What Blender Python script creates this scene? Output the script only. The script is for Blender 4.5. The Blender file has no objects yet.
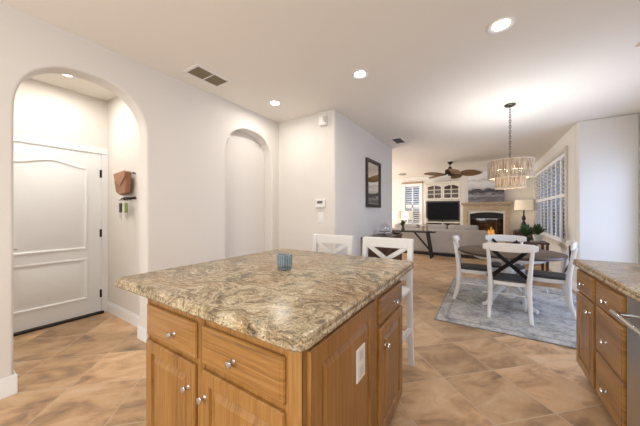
import bpy, bmesh, math, random
from mathutils import Vector, Matrix
C = bpy.context.scene.collection
S = bpy.context.scene
R = math.radians
random.seed(7)
# ------------------------------------------------------------------ camera
cam_d = bpy.data.cameras.new('camera'); cam = bpy.data.objects.new('camera', cam_d); C.objects.link(cam)
cam_d.sensor_width = 36; cam_d.lens = 258 / 640 * 36; cam_d.clip_start = .02
cam.location = (0, 0, 1.3); cam.rotation_euler = (R(90), 0, R(32.6))
cam_d.shift_y = -0.5 / 640
S.camera = cam
# ------------------------------------------------------------------ world, exposure
S.view_settings.view_transform = 'Standard'; S.view_settings.look = 'None'
S.view_settings.gamma = 1; S.view_settings.use_curve_mapping = False
S.view_settings.exposure = 0.16
w = bpy.data.worlds.new('dusk'); S.world = w; w.use_nodes = True
nt = w.node_tree; bg = nt.nodes['Background']
tc = nt.nodes.new('ShaderNodeTexCoord'); sx = nt.nodes.new('ShaderNodeSeparateXYZ'); rp = nt.nodes.new('ShaderNodeValToRGB')
nt.links.new(tc.outputs['Generated'], sx.inputs[0]); nt.links.new(sx.outputs[2], rp.inputs[0]); nt.links.new(rp.outputs[0], bg.inputs[0])
rp.color_ramp.elements[0].position = 0; rp.color_ramp.elements[0].color = (.02, .03, .05, 1)
rp.color_ramp.elements[1].position = .5; rp.color_ramp.elements[1].color = (.075, .18, .46, 1)
e = rp.color_ramp.elements.new(.02); e.color = (.10, .19, .37, 1)
bg.inputs[1].default_value = 1.0
CEIL = 2.77

def lamp(name, kind, loc, power, color, size=.1, target=None, spread=None, size_y=None, blend=.6, angle=None):
    l = bpy.data.lights.new(name, kind); l.energy = power; l.color = color
    if kind == 'AREA':
        l.size = size
        if size_y: l.shape = 'RECTANGLE'; l.size_y = size_y
        else: l.shape = 'DISK'
        if spread: l.spread = R(spread)
    elif kind == 'SPOT':
        l.shadow_soft_size = size; l.spot_size = R(angle); l.spot_blend = blend
    else: l.shadow_soft_size = size
    o = bpy.data.objects.new(name, l); C.objects.link(o); o.location = loc
    if target is not None:
        o.rotation_euler = (Vector(target) - Vector(loc)).to_track_quat('-Z', 'Y').to_euler()
    return o
WARM = (1, .93, .85)
# daylight (blue dusk) entering the sliding door beside the dining nook
lamp('daylight_sliding_door', 'AREA', (2.35, 4.45, 1.25), 70, (.55, .70, 1), size=2.2, size_y=2.0, target=(0, 4.45, 1.1))
# unseen fill lamp added behind the camera to brighten the kitchen evenly
lamp('fill_behind_camera', 'AREA', (-.6, -2.68, 1.5), 105, (1, .985, .97), size=3.4, size_y=1.6, target=(-1.0, 3, 1.55))
lamp('fill_family_room', 'AREA', (-5.47, 8.4, 1.5), 190, (1, .95, .90), size=2.6, size_y=1.8, target=(-2.0, 8.8, 1.3))  # unseen lamp added to brighten the family room

# ------------------------------------------------------------------ materials
def mat(name, col=(.8, .8, .8), rough=.5, metal=0, emit=None, es=0, trans=0, spec=.5, coat=0, alpha=1):
    m = bpy.data.materials.new(name); m.use_nodes = True
    b = m.node_tree.nodes['Principled BSDF']
    b.inputs['Base Color'].default_value = (*col, 1); b.inputs['Roughness'].default_value = rough
    b.inputs['Metallic'].default_value = metal; b.inputs['Specular IOR Level'].default_value = spec
    b.inputs['Transmission Weight'].default_value = trans; b.inputs['Coat Weight'].default_value = coat
    b.inputs['Alpha'].default_value = alpha
    if emit: b.inputs['Emission Color'].default_value = (*emit, 1); b.inputs['Emission Strength'].default_value = es
    return m
def N(m, t, **k):
    n = m.node_tree.nodes.new('ShaderNode' + t)
    for a, v in k.items():
        if a.startswith('i_'):
            key = a[2:].replace('_', ' '); n.inputs[int(key) if key.isdigit() else key].default_value = v
        else: setattr(n, a, v)
    return n
def L(m, a, b): m.node_tree.links.new(a, b)
def P(m): return m.node_tree.nodes['Principled BSDF']
def ramp(m, stops, interp='LINEAR'):
    r = N(m, 'ValToRGB'); cr = r.color_ramp; cr.interpolation = interp
    while len(cr.elements) < len(stops): cr.elements.new(.5)
    for e_, (p, c) in zip(cr.elements, stops):
        e_.position = p; e_.color = (*c, 1) if len(c) == 3 else c
    return r
def coords(m, scale=(1, 1, 1), rot=(0, 0, 0), loc=(0, 0, 0)):
    t = N(m, 'TexCoord'); mp = N(m, 'Mapping'); L(m, t.outputs['Object'], mp.inputs[0])
    mp.inputs['Scale'].default_value = scale; mp.inputs['Rotation'].default_value = rot; mp.inputs['Location'].default_value = loc
    return mp.outputs[0]
def bump(m, src, strength=.1, dist=.01):
    b = N(m, 'Bump'); b.inputs['Strength'].default_value = strength; b.inputs['Distance'].default_value = dist
    L(m, src, b.inputs['Height']); L(m, b.outputs[0], P(m).inputs['Normal'])
def wallmat(name, col):
    m = mat(name, col, .85, spec=.2)
    n = N(m, 'TexNoise', i_Scale=90, i_Detail=3); L(m, coords(m), n.inputs[0]); bump(m, n.outputs[0], .12, .004)
    return m
M_wall = wallmat('warm white textured wall paint', (.725, .695, .655))
M_ceil = wallmat('off white textured ceiling paint', (.86, .825, .765))
M_trim = mat('white satin trim', (.85, .865, .88), .35)
M_door = mat('white door paint', (.84, .87, .90), .4)
def tile_floor():
    m = mat('diagonal terracotta tiles', rough=.38); t = .4669; a = R(44.25)
    v = N(m, 'TexCoord').outputs['Object']
    mp = N(m, 'Mapping', vector_type='TEXTURE'); L(m, v, mp.inputs[0])
    mp.inputs['Location'].default_value = (-2.607, .617, 0); mp.inputs['Rotation'].default_value = (0, 0, a); mp.inputs['Scale'].default_value = (t, t, 1)
    s = N(m, 'SeparateXYZ'); L(m, mp.outputs[0], s.inputs[0])
    ds, fl = [], []
    for k in (0, 1):
        f = N(m, 'Math', operation='FLOOR'); L(m, s.outputs[k], f.inputs[0]); fl.append(f.outputs[0])
        p = N(m, 'Math', operation='PINGPONG'); p.inputs[1].default_value = .5; L(m, s.outputs[k], p.inputs[0]); ds.append(p.outputs[0])
    mn = N(m, 'Math', operation='MINIMUM'); L(m, ds[0], mn.inputs[0]); L(m, ds[1], mn.inputs[1])
    gr = ramp(m, [(.005, (.85, .85, .85)), (.011, (0, 0, 0))]); L(m, mn.outputs[0], gr.inputs[0])
    cb = N(m, 'CombineXYZ'); L(m, fl[0], cb.inputs[0]); L(m, fl[1], cb.inputs[1])
    wn = N(m, 'TexWhiteNoise', noise_dimensions='2D'); L(m, cb.outputs[0], wn.inputs[0])
    # per-tile shifted mottling
    ml = N(m, 'VectorMath', operation='MULTIPLY_ADD'); L(m, wn.outputs[1], ml.inputs[0]); ml.inputs[1].default_value = (9, 9, 9); L(m, mp.outputs[0], ml.inputs[2])
    sc = N(m, 'VectorMath', operation='MULTIPLY'); L(m, ml.outputs[0], sc.inputs[0]); sc.inputs[1].default_value = (1, 1.9, 1)
    n1 = N(m, 'TexNoise', i_Scale=1.3, i_Detail=8, i_Roughness=.66); n1.inputs['Distortion'].default_value = .6; L(m, sc.outputs[0], n1.inputs[0])
    c1 = ramp(m, [(.30, (.20, .125, .075)), (.41, (.36, .225, .125)), (.51, (.50, .32, .175)), (.60, (.55, .375, .225)), (.72, (.58, .45, .33))]); L(m, n1.outputs[0], c1.inputs[0])
    hv = N(m, 'HueSaturation'); L(m, c1.outputs[0], hv.inputs['Color'])
    vr = N(m, 'MapRange'); L(m, wn.outputs[0], vr.inputs[0]); vr.inputs[3].default_value = .80; vr.inputs[4].default_value = 1.26; L(m, vr.outputs[0], hv.inputs['Value'])
    mx = N(m, 'MixRGB'); L(m, gr.outputs[0], mx.inputs[0]); L(m, hv.outputs[0], mx.inputs[1]); mx.inputs[2].default_value = (.52, .41, .29, 1)
    L(m, mx.outputs[0], P(m).inputs['Base Color'])
    rr = N(m, 'MapRange'); L(m, n1.outputs[0], rr.inputs[0]); rr.inputs[3].default_value = .30; rr.inputs[4].default_value = .50; L(m, rr.outputs[0], P(m).inputs['Roughness'])
    inv = N(m, 'Math', operation='SUBTRACT'); inv.inputs[0].default_value = 1; L(m, gr.outputs[0], inv.inputs[1])
    ad = N(m, 'Math', operation='MULTIPLY_ADD'); L(m, n1.outputs[0], ad.inputs[0]); ad.inputs[1].default_value = .6; L(m, inv.outputs[0], ad.inputs[2])
    bump(m, ad.outputs[0], .25, .004)
    return m
M_floor = tile_floor()
def wood(name, dark, mid, light, axis, rough=.4, coat=0., scale=1., depth=None):
    m = mat(name, mid, rough, coat=coat)
    sc = [70, 70, 70]; sc[axis] = 2.4
    if depth is not None: sc[depth] = 5
    v = coords(m, tuple(s_ * scale for s_ in sc))
    n = N(m, 'TexNoise', i_Scale=1, i_Detail=6, i_Roughness=.65); n.inputs['Distortion'].default_value = 1.0; L(m, v, n.inputs[0])
    sc2 = [7, 7, 7]; sc2[axis] = .7
    if depth is not None: sc2[depth] = 1
    v2 = coords(m, tuple(s_ * scale for s_ in sc2))
    n2 = N(m, 'TexNoise', i_Scale=1, i_Detail=2); L(m, v2, n2.inputs[0])
    wv = N(m, 'Math', operation='MULTIPLY'); L(m, n2.outputs[0], wv.inputs[0]); wv.inputs[1].default_value = 13
    sn = N(m, 'Math', operation='SINE'); L(m, wv.outputs[0], sn.inputs[0])
    ad = N(m, 'Math', operation='MULTIPLY_ADD'); L(m, sn.outputs[0], ad.inputs[0]); ad.inputs[1].default_value = .06; L(m, n.outputs[0], ad.inputs[2])
    c = ramp(m, [(.30, dark), (.5, mid), (.68, light)]); L(m, ad.outputs[0], c.inputs[0]); L(m, c.outputs[0], P(m).inputs['Base Color'])
    bump(m, n.outputs[0], .06, .003)
    return m
OAK = ((.15, .065, .015), (.30, .142, .034), (.385, .20, .060))
M_oakv = wood('honey oak, upright grain', *OAK, 2, .36, .15, depth=1)
M_oakvs = wood('honey oak, upright grain on the side', *OAK, 2, .36, .15, depth=0)
M_oakx = wood('honey oak, grain along the front', *OAK, 0, .36, .15, depth=1)
M_oaky = wood('honey oak, grain along the side', *OAK, 1, .36, .15, depth=0)
M_darkwood = wood('dark brown wood', (.02, .009, .005), (.06, .024, .012), (.11, .045, .02), 0, .35)
M_tabletop = wood('dark walnut table top', (.022, .013, .009), (.06, .036, .023), (.10, .062, .04), 0, .34, .0)
M_seat = wood('charcoal seat', (.012, .012, .014), (.03, .03, .033), (.055, .055, .06), 1, .45)
M_black = mat('black painted wood', (.012, .012, .014), .45)
M_blackmetal = mat('black strap metal', (.012, .012, .014), .4, .6)
M_white = mat('white distressed paint', (.72, .71, .69), .45)
def granite():
    m = mat('swirled beige granite', rough=.25, spec=.28)
    v = coords(m)
    # flow: warp the coordinates with a low-frequency noise, then stretch into swirls
    wn = N(m, 'TexNoise', i_Scale=2.6, i_Detail=4); L(m, v, wn.inputs[0])
    wm = N(m, 'VectorMath', operation='MULTIPLY_ADD'); L(m, wn.outputs[1], wm.inputs[0]); wm.inputs[1].default_value = (.62, .62, .62); L(m, v, wm.inputs[2])
    st = N(m, 'Mapping'); L(m, wm.outputs[0], st.inputs[0]); st.inputs['Rotation'].default_value = (0, 0, R(28)); st.inputs['Scale'].default_value = (7, 30, 18)
    n1 = N(m, 'TexNoise', i_Scale=1.2, i_Detail=10, i_Roughness=.78); n1.inputs['Distortion'].default_value = .5; L(m, st.outputs[0], n1.inputs[0])
    c1 = ramp(m, [(.27, (.035, .033, .035)), (.38, (.13, .105, .08)), (.45, (.30, .225, .125)), (.52, (.46, .37, .23)), (.60, (.60, .52, .37)), (.74, (.70, .635, .50))]); L(m, n1.outputs[0], c1.inputs[0])
    n2 = N(m, 'TexNoise', i_Scale=120, i_Detail=4, i_Roughness=.75); L(m, v, n2.inputs[0])
    c2 = ramp(m, [(.36, (.18, .16, .15)), (.47, (.9, .9, .9)), (.58, (1.05, 1.05, 1.05)), (.68, (1.5, 1.45, 1.35))]); L(m, n2.outputs[0], c2.inputs[0])
    mu = N(m, 'MixRGB', blend_type='MULTIPLY'); mu.inputs[0].default_value = .9; L(m, c1.outputs[0], mu.inputs[1]); L(m, c2.outputs[0], mu.inputs[2])
    n3 = N(m, 'TexNoise', i_Scale=3.2, i_Detail=4); L(m, wm.outputs[0], n3.inputs[0])
    r3 = ramp(m, [(.48, (0, 0, 0)), (.66, (.6, .6, .6))]); L(m, n3.outputs[0], r3.inputs[0])
    m3 = N(m, 'MixRGB', blend_type='MULTIPLY'); L(m, r3.outputs[0], m3.inputs[0]); L(m, mu.outputs[0], m3.inputs[1]); m3.inputs[2].default_value = (.85, .60, .36, 1)
    n4 = N(m, 'TexNoise', i_Scale=5.5, i_Detail=6, i_Roughness=.75); L(m, wm.outputs[0], n4.inputs[0])
    r4 = ramp(m, [(.53, (0, 0, 0)), (.63, (.85, .85, .85))]); L(m, n4.outputs[0], r4.inputs[0])
    m4 = N(m, 'MixRGB', blend_type='MULTIPLY'); L(m, r4.outputs[0], m4.inputs[0]); L(m, m3.outputs[0], m4.inputs[1]); m4.inputs[2].default_value = (.40, .43, .41, 1)
    L(m, m4.outputs[0], P(m).inputs['Base Color'])
    return m
M_granite = granite()
M_nickel = mat('brushed nickel', (.62, .62, .62), .22, 1)
M_steel = mat('brushed stainless steel', (.42, .43, .44), .30, 1)
n_ = N(M_steel, 'TexNoise', i_Scale=1, i_Detail=3); L(M_steel, coords(M_steel, (6, 6, 300)), n_.inputs[0]); bump(M_steel, n_.outputs[0], .05, .002)
M_bronze = mat('dark bronze', (.05, .042, .035), .35, .8)
M_plastic = mat('white plastic', (.82, .81, .79), .35)
M_grey = mat('grey plastic', (.12, .12, .12), .4)
M_dark = mat('dark cavity', (.012, .011, .010), .7)
M_brown_duct = mat('brown duct', (.30, .245, .165), .6)
M_lens = mat('lit lamp lens', (1, 1, 1), .5, emit=(1, .95, .88), es=9)
M_bulb = mat('lit bulb', (1, 1, 1), .5, emit=(1, .85, .6), es=14)
M_glow_shade = mat('lit cream lamp shade', (.8, .72, .58), .8, emit=(1, .80, .52), es=.24)
M_white_shade = mat('lit white lamp shade', (.85, .82, .75), .8, emit=(1, .90, .74), es=.35)
M_leather = mat('tan leather', (.27, .125, .06), .55)
M_green = mat('dark green leaves', (.04, .085, .025), .5)
M_greyleaf = mat('grey green leaves', (.08, .09, .085), .6)
M_pot = mat('white ceramic pot', (.75, .74, .72), .3)
M_darkpot = mat('dark pot', (.03, .03, .03), .4)
M_tan = mat('tan candle wood', (.36, .25, .15), .5)
M_beige = mat('beige mantel stone', (.50, .37, .245), .55)
n_ = N(M_beige, 'TexNoise', i_Scale=14, i_Detail=5); L(M_beige, coords(M_beige), n_.inputs[0])
c_ = ramp(M_beige, [(.3, (.44, .32, .20)), (.7, (.56, .43, .30))]); L(M_beige, n_.outputs[0], c_.inputs[0]); L(M_beige, c_.outputs[0], P(M_beige).inputs['Base Color'])
M_cream = mat('cream cabinet paint', (.70, .66, .57), .4)
M_screen = mat('dark television screen', (.004, .005, .008), .35, spec=.1)
M_firebrick = mat('tan firebrick', (.34, .23, .13), .8)
M_flame = mat('flame', (1, .5, .1), .5, emit=(1, .48, .12), es=5)
M_log = mat('charred log', (.06, .04, .03), .9)
M_mirror = mat('mirror glass', (.85, .86, .87), .02, 1)
def pane_glass(name, tint=(1, 1, 1), gl=.08):
    m = bpy.data.materials.new(name); m.use_nodes = True; t = m.node_tree; t.nodes.remove(t.nodes['Principled BSDF'])
    a = N(m, 'BsdfTransparent'); a.inputs[0].default_value = (*tint, 1); b = N(m, 'BsdfGlossy'); b.inputs['Roughness'].default_value = .02
    mx = N(m, 'MixShader'); mx.inputs[0].default_value = gl; L(m, a.outputs[0], mx.inputs[1]); L(m, b.outputs[0], mx.inputs[2])
    L(m, mx.outputs[0], t.nodes['Material Output'].inputs[0]); return m
M_pane = pane_glass('window pane')
M_cleardome = pane_glass('clear glass dome', (.93, .94, .95), .14)
M_fireglass = pane_glass('fire screen glass', (.35, .35, .35), .05)
M_blueglass = mat('ribbed blue glass', (.5, .65, .75), .04, trans=.9)
t_ = N(M_blueglass, 'TexCoord'); g_ = N(M_blueglass, 'TexGradient', gradient_type='RADIAL'); L(M_blueglass, t_.outputs['Object'], g_.inputs[0])
q_ = N(M_blueglass, 'Math', operation='MULTIPLY'); L(M_blueglass, g_.outputs[1], q_.inputs[0]); q_.inputs[1].default_value = 2 * math.pi * 18
q2_ = N(M_blueglass, 'Math', operation='SINE'); L(M_blueglass, q_.outputs[0], q2_.inputs[0])
c_ = ramp(M_blueglass, [(0, (.30, .42, .52)), (.55, (.88, .94, .98))]); L(M_blueglass, q2_.outputs[0], c_.inputs[0]); L(M_blueglass, c_.outputs[0], P(M_blueglass).inputs['Base Color'])
def fabric(name, col, sc=220):
    m = mat(name, col, .9, spec=.15); n = N(m, 'TexNoise', i_Scale=sc, i_Detail=2); L(m, coords(m), n.inputs[0]); bump(m, n.outputs[0], .3, .004)
    n2 = N(m, 'TexNoise', i_Scale=2.5, i_Detail=3); L(m, coords(m), n2.inputs[0])
    c = ramp(m, [(.3, tuple(x * .88 for x in col)), (.7, tuple(min(1, x * 1.08) for x in col))]); L(m, n2.outputs[0], c.inputs[0]); L(m, c.outputs[0], P(m).inputs['Base Color']); return m
M_sofa = fabric('grey sofa fabric', (.47, .445, .42))
M_pillow = fabric('pale grey pillow fabric', (.40, .385, .365))
def rugmat():
    m = mat('distressed grey blue rug', rough=.95, spec=.1)
    v = coords(m); n = N(m, 'TexNoise', i_Scale=4.2, i_Detail=9, i_Roughness=.72); n.inputs['Distortion'].default_value = .5; L(m, v, n.inputs[0])
    c = ramp(m, [(.30, (.16, .165, .18)), (.42, (.36, .35, .34)), (.52, (.52, .50, .465)), (.7, (.60, .575, .54))]); L(m, n.outputs[0], c.inputs[0])
    n2 = N(m, 'TexNoise', i_Scale=26, i_Detail=5, i_Roughness=.7); L(m, v, n2.inputs[0])
    c2 = ramp(m, [(.38, (.62, .62, .62)), (.6, (1, 1, 1))]); L(m, n2.outputs[0], c2.inputs[0])
    mu = N(m, 'MixRGB', blend_type='MULTIPLY'); mu.inputs[0].default_value = .8; L(m, c.outputs[0], mu.inputs[1]); L(m, c2.outputs[0], mu.inputs[2])
    # border band, in the rug's own coordinates (origin at its centre)
    s = N(m, 'SeparateXYZ'); L(m, v, s.inputs[0]); out = []
    for k, half in ((0, .86), (1, 1.22)):
        a = N(m, 'Math', operation='ABSOLUTE'); L(m, s.outputs[k], a.inputs[0])
        b = N(m, 'Math', operation='SUBTRACT'); b.inputs[0].default_value = half; L(m, a.outputs[0], b.inputs[1]); out.append(b.outputs[0])
    mn = N(m, 'Math', operation='MINIMUM'); L(m, out[0], mn.inputs[0]); L(m, out[1], mn.inputs[1])
    r = ramp(m, [(.012, (.50, .50, .52)), (.02, (1, 1, 1)), (.10, (1, 1, 1)), (.11, (.62, .64, .68)), (.135, (.62, .64, .68)), (.145, (1, 1, 1))]); L(m, mn.outputs[0], r.inputs[0])
    m2 = N(m, 'MixRGB', blend_type='MULTIPLY'); m2.inputs[0].default_value = .7; L(m, mu.outputs[0], m2.inputs[1]); L(m, r.outputs[0], m2.inputs[2])
    L(m, m2.outputs[0], P(m).inputs['Base Color']); bump(m, n2.outputs[0], .3, .006); return m
M_rug = rugmat()
def capiz():
    m = bpy.data.materials.new('pale capiz strands'); m.use_nodes = True; t = m.node_tree; t.nodes.remove(t.nodes['Principled BSDF'])
    v = coords(m, (1, 1, .12)); n = N(m, 'TexNoise', i_Scale=75, i_Detail=3); L(m, v, n.inputs[0])
    c = ramp(m, [(.3, (.32, .23, .15)), (.5, (.56, .45, .335)), (.7, (.76, .68, .57))]); L(m, n.outputs[0], c.inputs[0])
    d = N(m, 'BsdfDiffuse'); tr = N(m, 'BsdfTranslucent'); L(m, c.outputs[0], d.inputs[0]); L(m, c.outputs[0], tr.inputs[0])
    mx = N(m, 'MixShader'); mx.inputs[0].default_value = .10; L(m, d.outputs[0], mx.inputs[1]); L(m, tr.outputs[0], mx.inputs[2])
    L(m, mx.outputs[0], t.nodes['Material Output'].inputs[0]); return m
M_capiz = capiz()
def rattan():
    m = mat('brown woven fan blade', rough=.6); v = coords(m, (1, 1, 1)); n = N(m, 'TexWave', i_Scale=26, i_Distortion=3); L(m, v, n.inputs[0])
    c = ramp(m, [(0, (.12, .068, .03)), (1, (.31, .19, .09))]); L(m, n.outputs[0], c.inputs[0]); L(m, c.outputs[0], P(m).inputs['Base Color']); return m
M_rattan = rattan()
def painting():
    m = mat('grey seascape paint', rough=.7)
    t = N(m, 'TexCoord'); s = N(m, 'SeparateXYZ'); L(m, t.outputs['Generated'], s.inputs[0])
    n = N(m, 'TexNoise', i_Scale=1, i_Detail=6, i_Roughness=.65); mp = N(m, 'Mapping'); L(m, t.outputs['Generated'], mp.inputs[0]); mp.inputs['Scale'].default_value = (3, 3, 11); L(m, mp.outputs[0], n.inputs[0])
    ad = N(m, 'Math', operation='MULTIPLY_ADD'); L(m, n.outputs[0], ad.inputs[0]); ad.inputs[1].default_value = .42; L(m, s.outputs[2], ad.inputs[2])
    c = ramp(m, [(.2, (.30, .29, .29)), (.33, (.13, .13, .14)), (.44, (.36, .36, .37)), (.52, (.09, .09, .10)), (.60, (.06, .06, .07)), (.66, (.55, .55, .55)), (.82, (.80, .80, .81)), (.95, (.55, .56, .58)), (1, (.82, .83, .84))]); L(m, ad.outputs[0], c.inputs[0])
    L(m, c.outputs[0], P(m).inputs['Base Color']); return m
M_paint = painting()

# ------------------------------------------------------------------ mesh helpers
OFF = {}
class MB:
    def __init__(s): s.bm = bmesh.new()
    def bx(s, x0, x1, y0, y1, z0, z1):
        m = Matrix.Translation(((x0 + x1) / 2, (y0 + y1) / 2, (z0 + z1) / 2)) @ Matrix.Diagonal((abs(x1 - x0), abs(y1 - y0), abs(z1 - z0), 1))
        bmesh.ops.create_cube(s.bm, size=1, matrix=m); return s
    def rings(s, rings, cap=True, close=True):
        vs = [[s.bm.verts.new(p) for p in r] for r in rings]; n = len(vs[0])
        for a, b in zip(vs, vs[1:]):
            for i in range(n if close else n - 1):
                j = (i + 1) % n; s.bm.faces.new((a[i], a[j], b[j], b[i]))
        if cap: s.bm.faces.new(vs[0][::-1]); s.bm.faces.new(vs[-1])
        return s
    def tube(s, pts, r, n=10, flat=None, up=(0, 0, 1), square=False, cap=True):
        pts = [Vector(p) for p in pts]; k = len(pts); rs = r if isinstance(r, (list, tuple)) else [r] * k
        out = []
        for i, p in enumerate(pts):
            t = (pts[min(i + 1, k - 1)] - pts[max(i - 1, 0)]).normalized(); u = Vector(up)
            if abs(t.dot(u)) > .98: u = Vector((0, 1, 0)) if abs(t.y) < .9 else Vector((1, 0, 0))
            x = t.cross(u).normalized(); y = x.cross(t).normalized(); fx, fy = flat or (1, 1)
            if square: ring = [p + x * a * rs[i] * fx + y * b * rs[i] * fy for a, b in ((1, 1), (-1, 1), (-1, -1), (1, -1))]
            else: ring = [p + x * math.cos(q) * rs[i] * fx + y * math.sin(q) * rs[i] * fy for q in (2 * math.pi * j / n for j in range(n))]
            out.append(ring)
        return s.rings(out, cap)
    def lathe(s, prof, c=(0, 0, 0), n=24, cap=True, axis='z'):
        def pt(r, h, q):
            a, b = r * math.cos(q), r * math.sin(q)
            v = {'z': (a, b, h), 'y': (a, h, b), 'x': (h, a, b)}[axis]; return Vector(c) + Vector(v)
        return s.rings([[pt(max(r, .0005), h, 2 * math.pi * j / n) for j in range(n)] for r, h in prof], cap)
    def prism(s, poly, f, a, b):
        return s.rings([[f(u, v, a) for u, v in poly], [f(u, v, b) for u, v in poly]])
    def sphere(s, c, r, sc=(1, 1, 1)):
        bmesh.ops.create_uvsphere(s.bm, u_segments=14, v_segments=9, radius=r, matrix=Matrix.Translation(c) @ Matrix.Diagonal((*sc, 1))); return s
    def build(s, name, m, parent=None, smooth=False, bevel=0, seg=2, world=True, kind=None, label=None, cat=None, group=None, sub=0):
        bmesh.ops.recalc_face_normals(s.bm, faces=s.bm.faces)
        if parent is not None and world and parent.name in OFF: bmesh.ops.translate(s.bm, vec=-OFF[parent.name], verts=s.bm.verts)
        me = bpy.data.meshes.new(name); s.bm.to_mesh(me); s.bm.free(); me.materials.append(m)
        o = bpy.data.objects.new(name, me); C.objects.link(o)
        if parent is not None:
            o.parent = parent
            if parent.name in OFF: OFF[o.name] = OFF[parent.name]
        if smooth:
            for p in me.polygons: p.use_smooth = True
            try: me.set_sharp_from_angle(angle=R(38))
            except Exception: pass
        if bevel:
            b = o.modifiers.new('bevel', 'BEVEL'); b.width = bevel; b.segments = seg; b.limit_method = 'ANGLE'; b.angle_limit = R(40)
        if sub:
            d = o.modifiers.new('sub', 'SUBSURF'); d.levels = sub; d.render_levels = sub
        if kind: o['kind'] = kind
        tag(o, label, cat, group); return o
def tag(o, label=None, cat=None, group=None):
    if label: o['label'] = label
    if cat: o['category'] = cat
    if group: o['group'] = group
    return o
def thing(name, label, cat, loc=(0, 0, 0), rz=0, group=None, kind=None):
    o = bpy.data.objects.new(name, None); C.objects.link(o); o.location = loc; o.rotation_euler = (0, 0, rz)
    o.empty_display_size = .1; OFF[o.name] = Vector(loc)
    if kind: o['kind'] = kind
    return tag(o, label, cat, group)
def dup(root, loc, rz, label, group=None):
    r = root.copy(); C.objects.link(r); r.location = loc; r.rotation_euler = (0, 0, rz); r['label'] = label
    if group: r['group'] = group
    for ch in list(root.children):
        c = ch.copy(); C.objects.link(c); c.parent = r
        for g in list(ch.children):
            d = g.copy(); C.objects.link(d); d.parent = c
    return r
def bez(pts, n=8):
    """Catmull-Rom through pts."""
    P_ = [Vector(p) for p in pts]; P_ = [2 * P_[0] - P_[1]] + P_ + [2 * P_[-1] - P_[-2]]; out = []
    for i in range(1, len(P_) - 2):
        a, b, c, d = P_[i - 1:i + 3]
        for k in range(n):
            t = k / n; out.append(.5 * ((2 * b) + (c - a) * t + (2 * a - 5 * b + 4 * c - d) * t * t + (3 * b - a - 3 * c + d) * t ** 3))
    return out + [P_[-2]]

# ------------------------------------------------------------------ setting
MB().bx(-6, 2.3, -2.7, 11.6, -.12, 0).build('floor', M_floor, kind='structure')
MB().bx(-6, 2.3, -2.7, 11.6, CEIL, CEIL + .12).build('ceiling', M_ceil, kind='structure')
def wall(name, boxes, m=M_wall, bevel=0):
    b = MB()
    for q in boxes: b.bx(*q)
    return b.build(name, m, kind='structure', bevel=bevel, seg=4)
def arch(y0, y1, zs, za, rise_pow=2.35, n=28):
    """basket arch from the left spring over the crown to the right spring"""
    c = (y0 + y1) / 2; a = (y1 - y0) / 2; out = []
    for k in range(n + 1):
        q = math.pi * (1 - k / n); cs, sn = math.cos(q), math.sin(q)
        out.append((c + a * math.copysign(abs(cs) ** (2 / rise_pow), cs), zs + (za - zs) * abs(sn) ** (2 / rise_pow)))
    return out
ax = lambda u, v, w_: (w_, u, v)
def arch_wall():
    """left wall: vertical strips over two arched openings, each opening with a rounded (bullnose) edge and a deep jamb"""
    b = MB(); bm = b.bm; XF, XB, r, T = -2.85, -3.01, .018, CEIL + .02
    def quad(p): bm.faces.new([bm.verts.new(q) for q in p])
    y = -2.7
    for y0, y1, zs in ((.377, 1.243, 2.03), (2.178, 3.041, 2.06)):
        inner = [(y0, -.02)] + [(y0, z) for z in (.5, 1., 1.5, 1.8)] + arch(y0, y1, zs, 2.485) + [(y1, z) for z in (1.8, 1.5, 1., .5)] + [(y1, -.02)]
        k = len(inner); nr = []
        for i, (u, v) in enumerate(inner):
            p, q = inner[max(i - 1, 0)], inner[min(i + 1, k - 1)]; t = Vector((q[0] - p[0], q[1] - p[1])).normalized(); nr.append((-t.y, t.x))
        prof = [(r * (1 - math.sin(R(15 * j))), XF - r * (1 - math.cos(R(15 * j)))) for j in range(7)] + [(0, XB)]
        rows = [[(x, u + n[0] * o, v + n[1] * o) for (u, v), n in zip(inner, nr)] for o, x in prof]
        b.rings(rows, cap=False, close=False)
        outer = rows[0]
        for x, row in ((XF, outer), (XB, rows[-1])):
            ya, yb = row[0][1], row[-1][1]
            mid = [(max(min(q[1], yb), ya), q[2]) for q in row]
            for (ua, va), (ub, vb) in zip(mid, mid[1:]):
                if abs(ub - ua) > 1e-6: quad([(x, ua, va), (x, ub, vb), (x, ub, T), (x, ua, T)])
            quad([(x, y, -.02), (x, ya, -.02), (x, ya, T), (x, y, T)])
        y = outer[-1][1]
    for x in (XF, XB): quad([(x, y, -.02), (x, 3.25, -.02), (x, 3.25, T), (x, y, T)])
    o = b.build('wall_left', M_wall, kind='structure', smooth=True)
arch_wall()
wall('wall_niche', [(-3.12, -3.01, 1.50, 3.25, 0, CEIL)])
wall('wall_mirror', [(-6, -1.8, 3.2, 5.91, -.02, CEIL + .02)], bevel=.025)
wall('wall_hall_side', [(-4.35, -3.01, 1.36, 1.50, 0, CEIL)])
wall('wall_hall_end', [(-4.35, -3.01, -.75, -.6, 0, CEIL)])
wall('wall_hall_back', [(-4.35, -4.2, -.6, .36, 0, CEIL), (-4.35, -4.2, 1.31, 1.36, 0, CEIL), (-4.35, -4.2, .36, 1.31, 2.07, CEIL)])
wall('wall_rear', [(-3.0, -2.3, -2.85, -2.7, 0, CEIL), (1.1, 2.07, -2.85, -2.7, 0, CEIL), (-2.3, 1.1, -2.85, -2.7, 0, .70), (-2.3, 1.1, -2.85, -2.7, 2.30, CEIL)])
wall('wall_right', [(1.92, 2.07, -2.7, 3.35, 0, CEIL), (1.92, 2.07, 5.55, 5.9, 0, CEIL), (1.92, 2.07, 3.35, 5.55, 2.1, CEIL)])
wall('wall_dining', [(1.27, 1.92, 5.746, 5.9, 0, CEIL)], bevel=.02)
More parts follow.
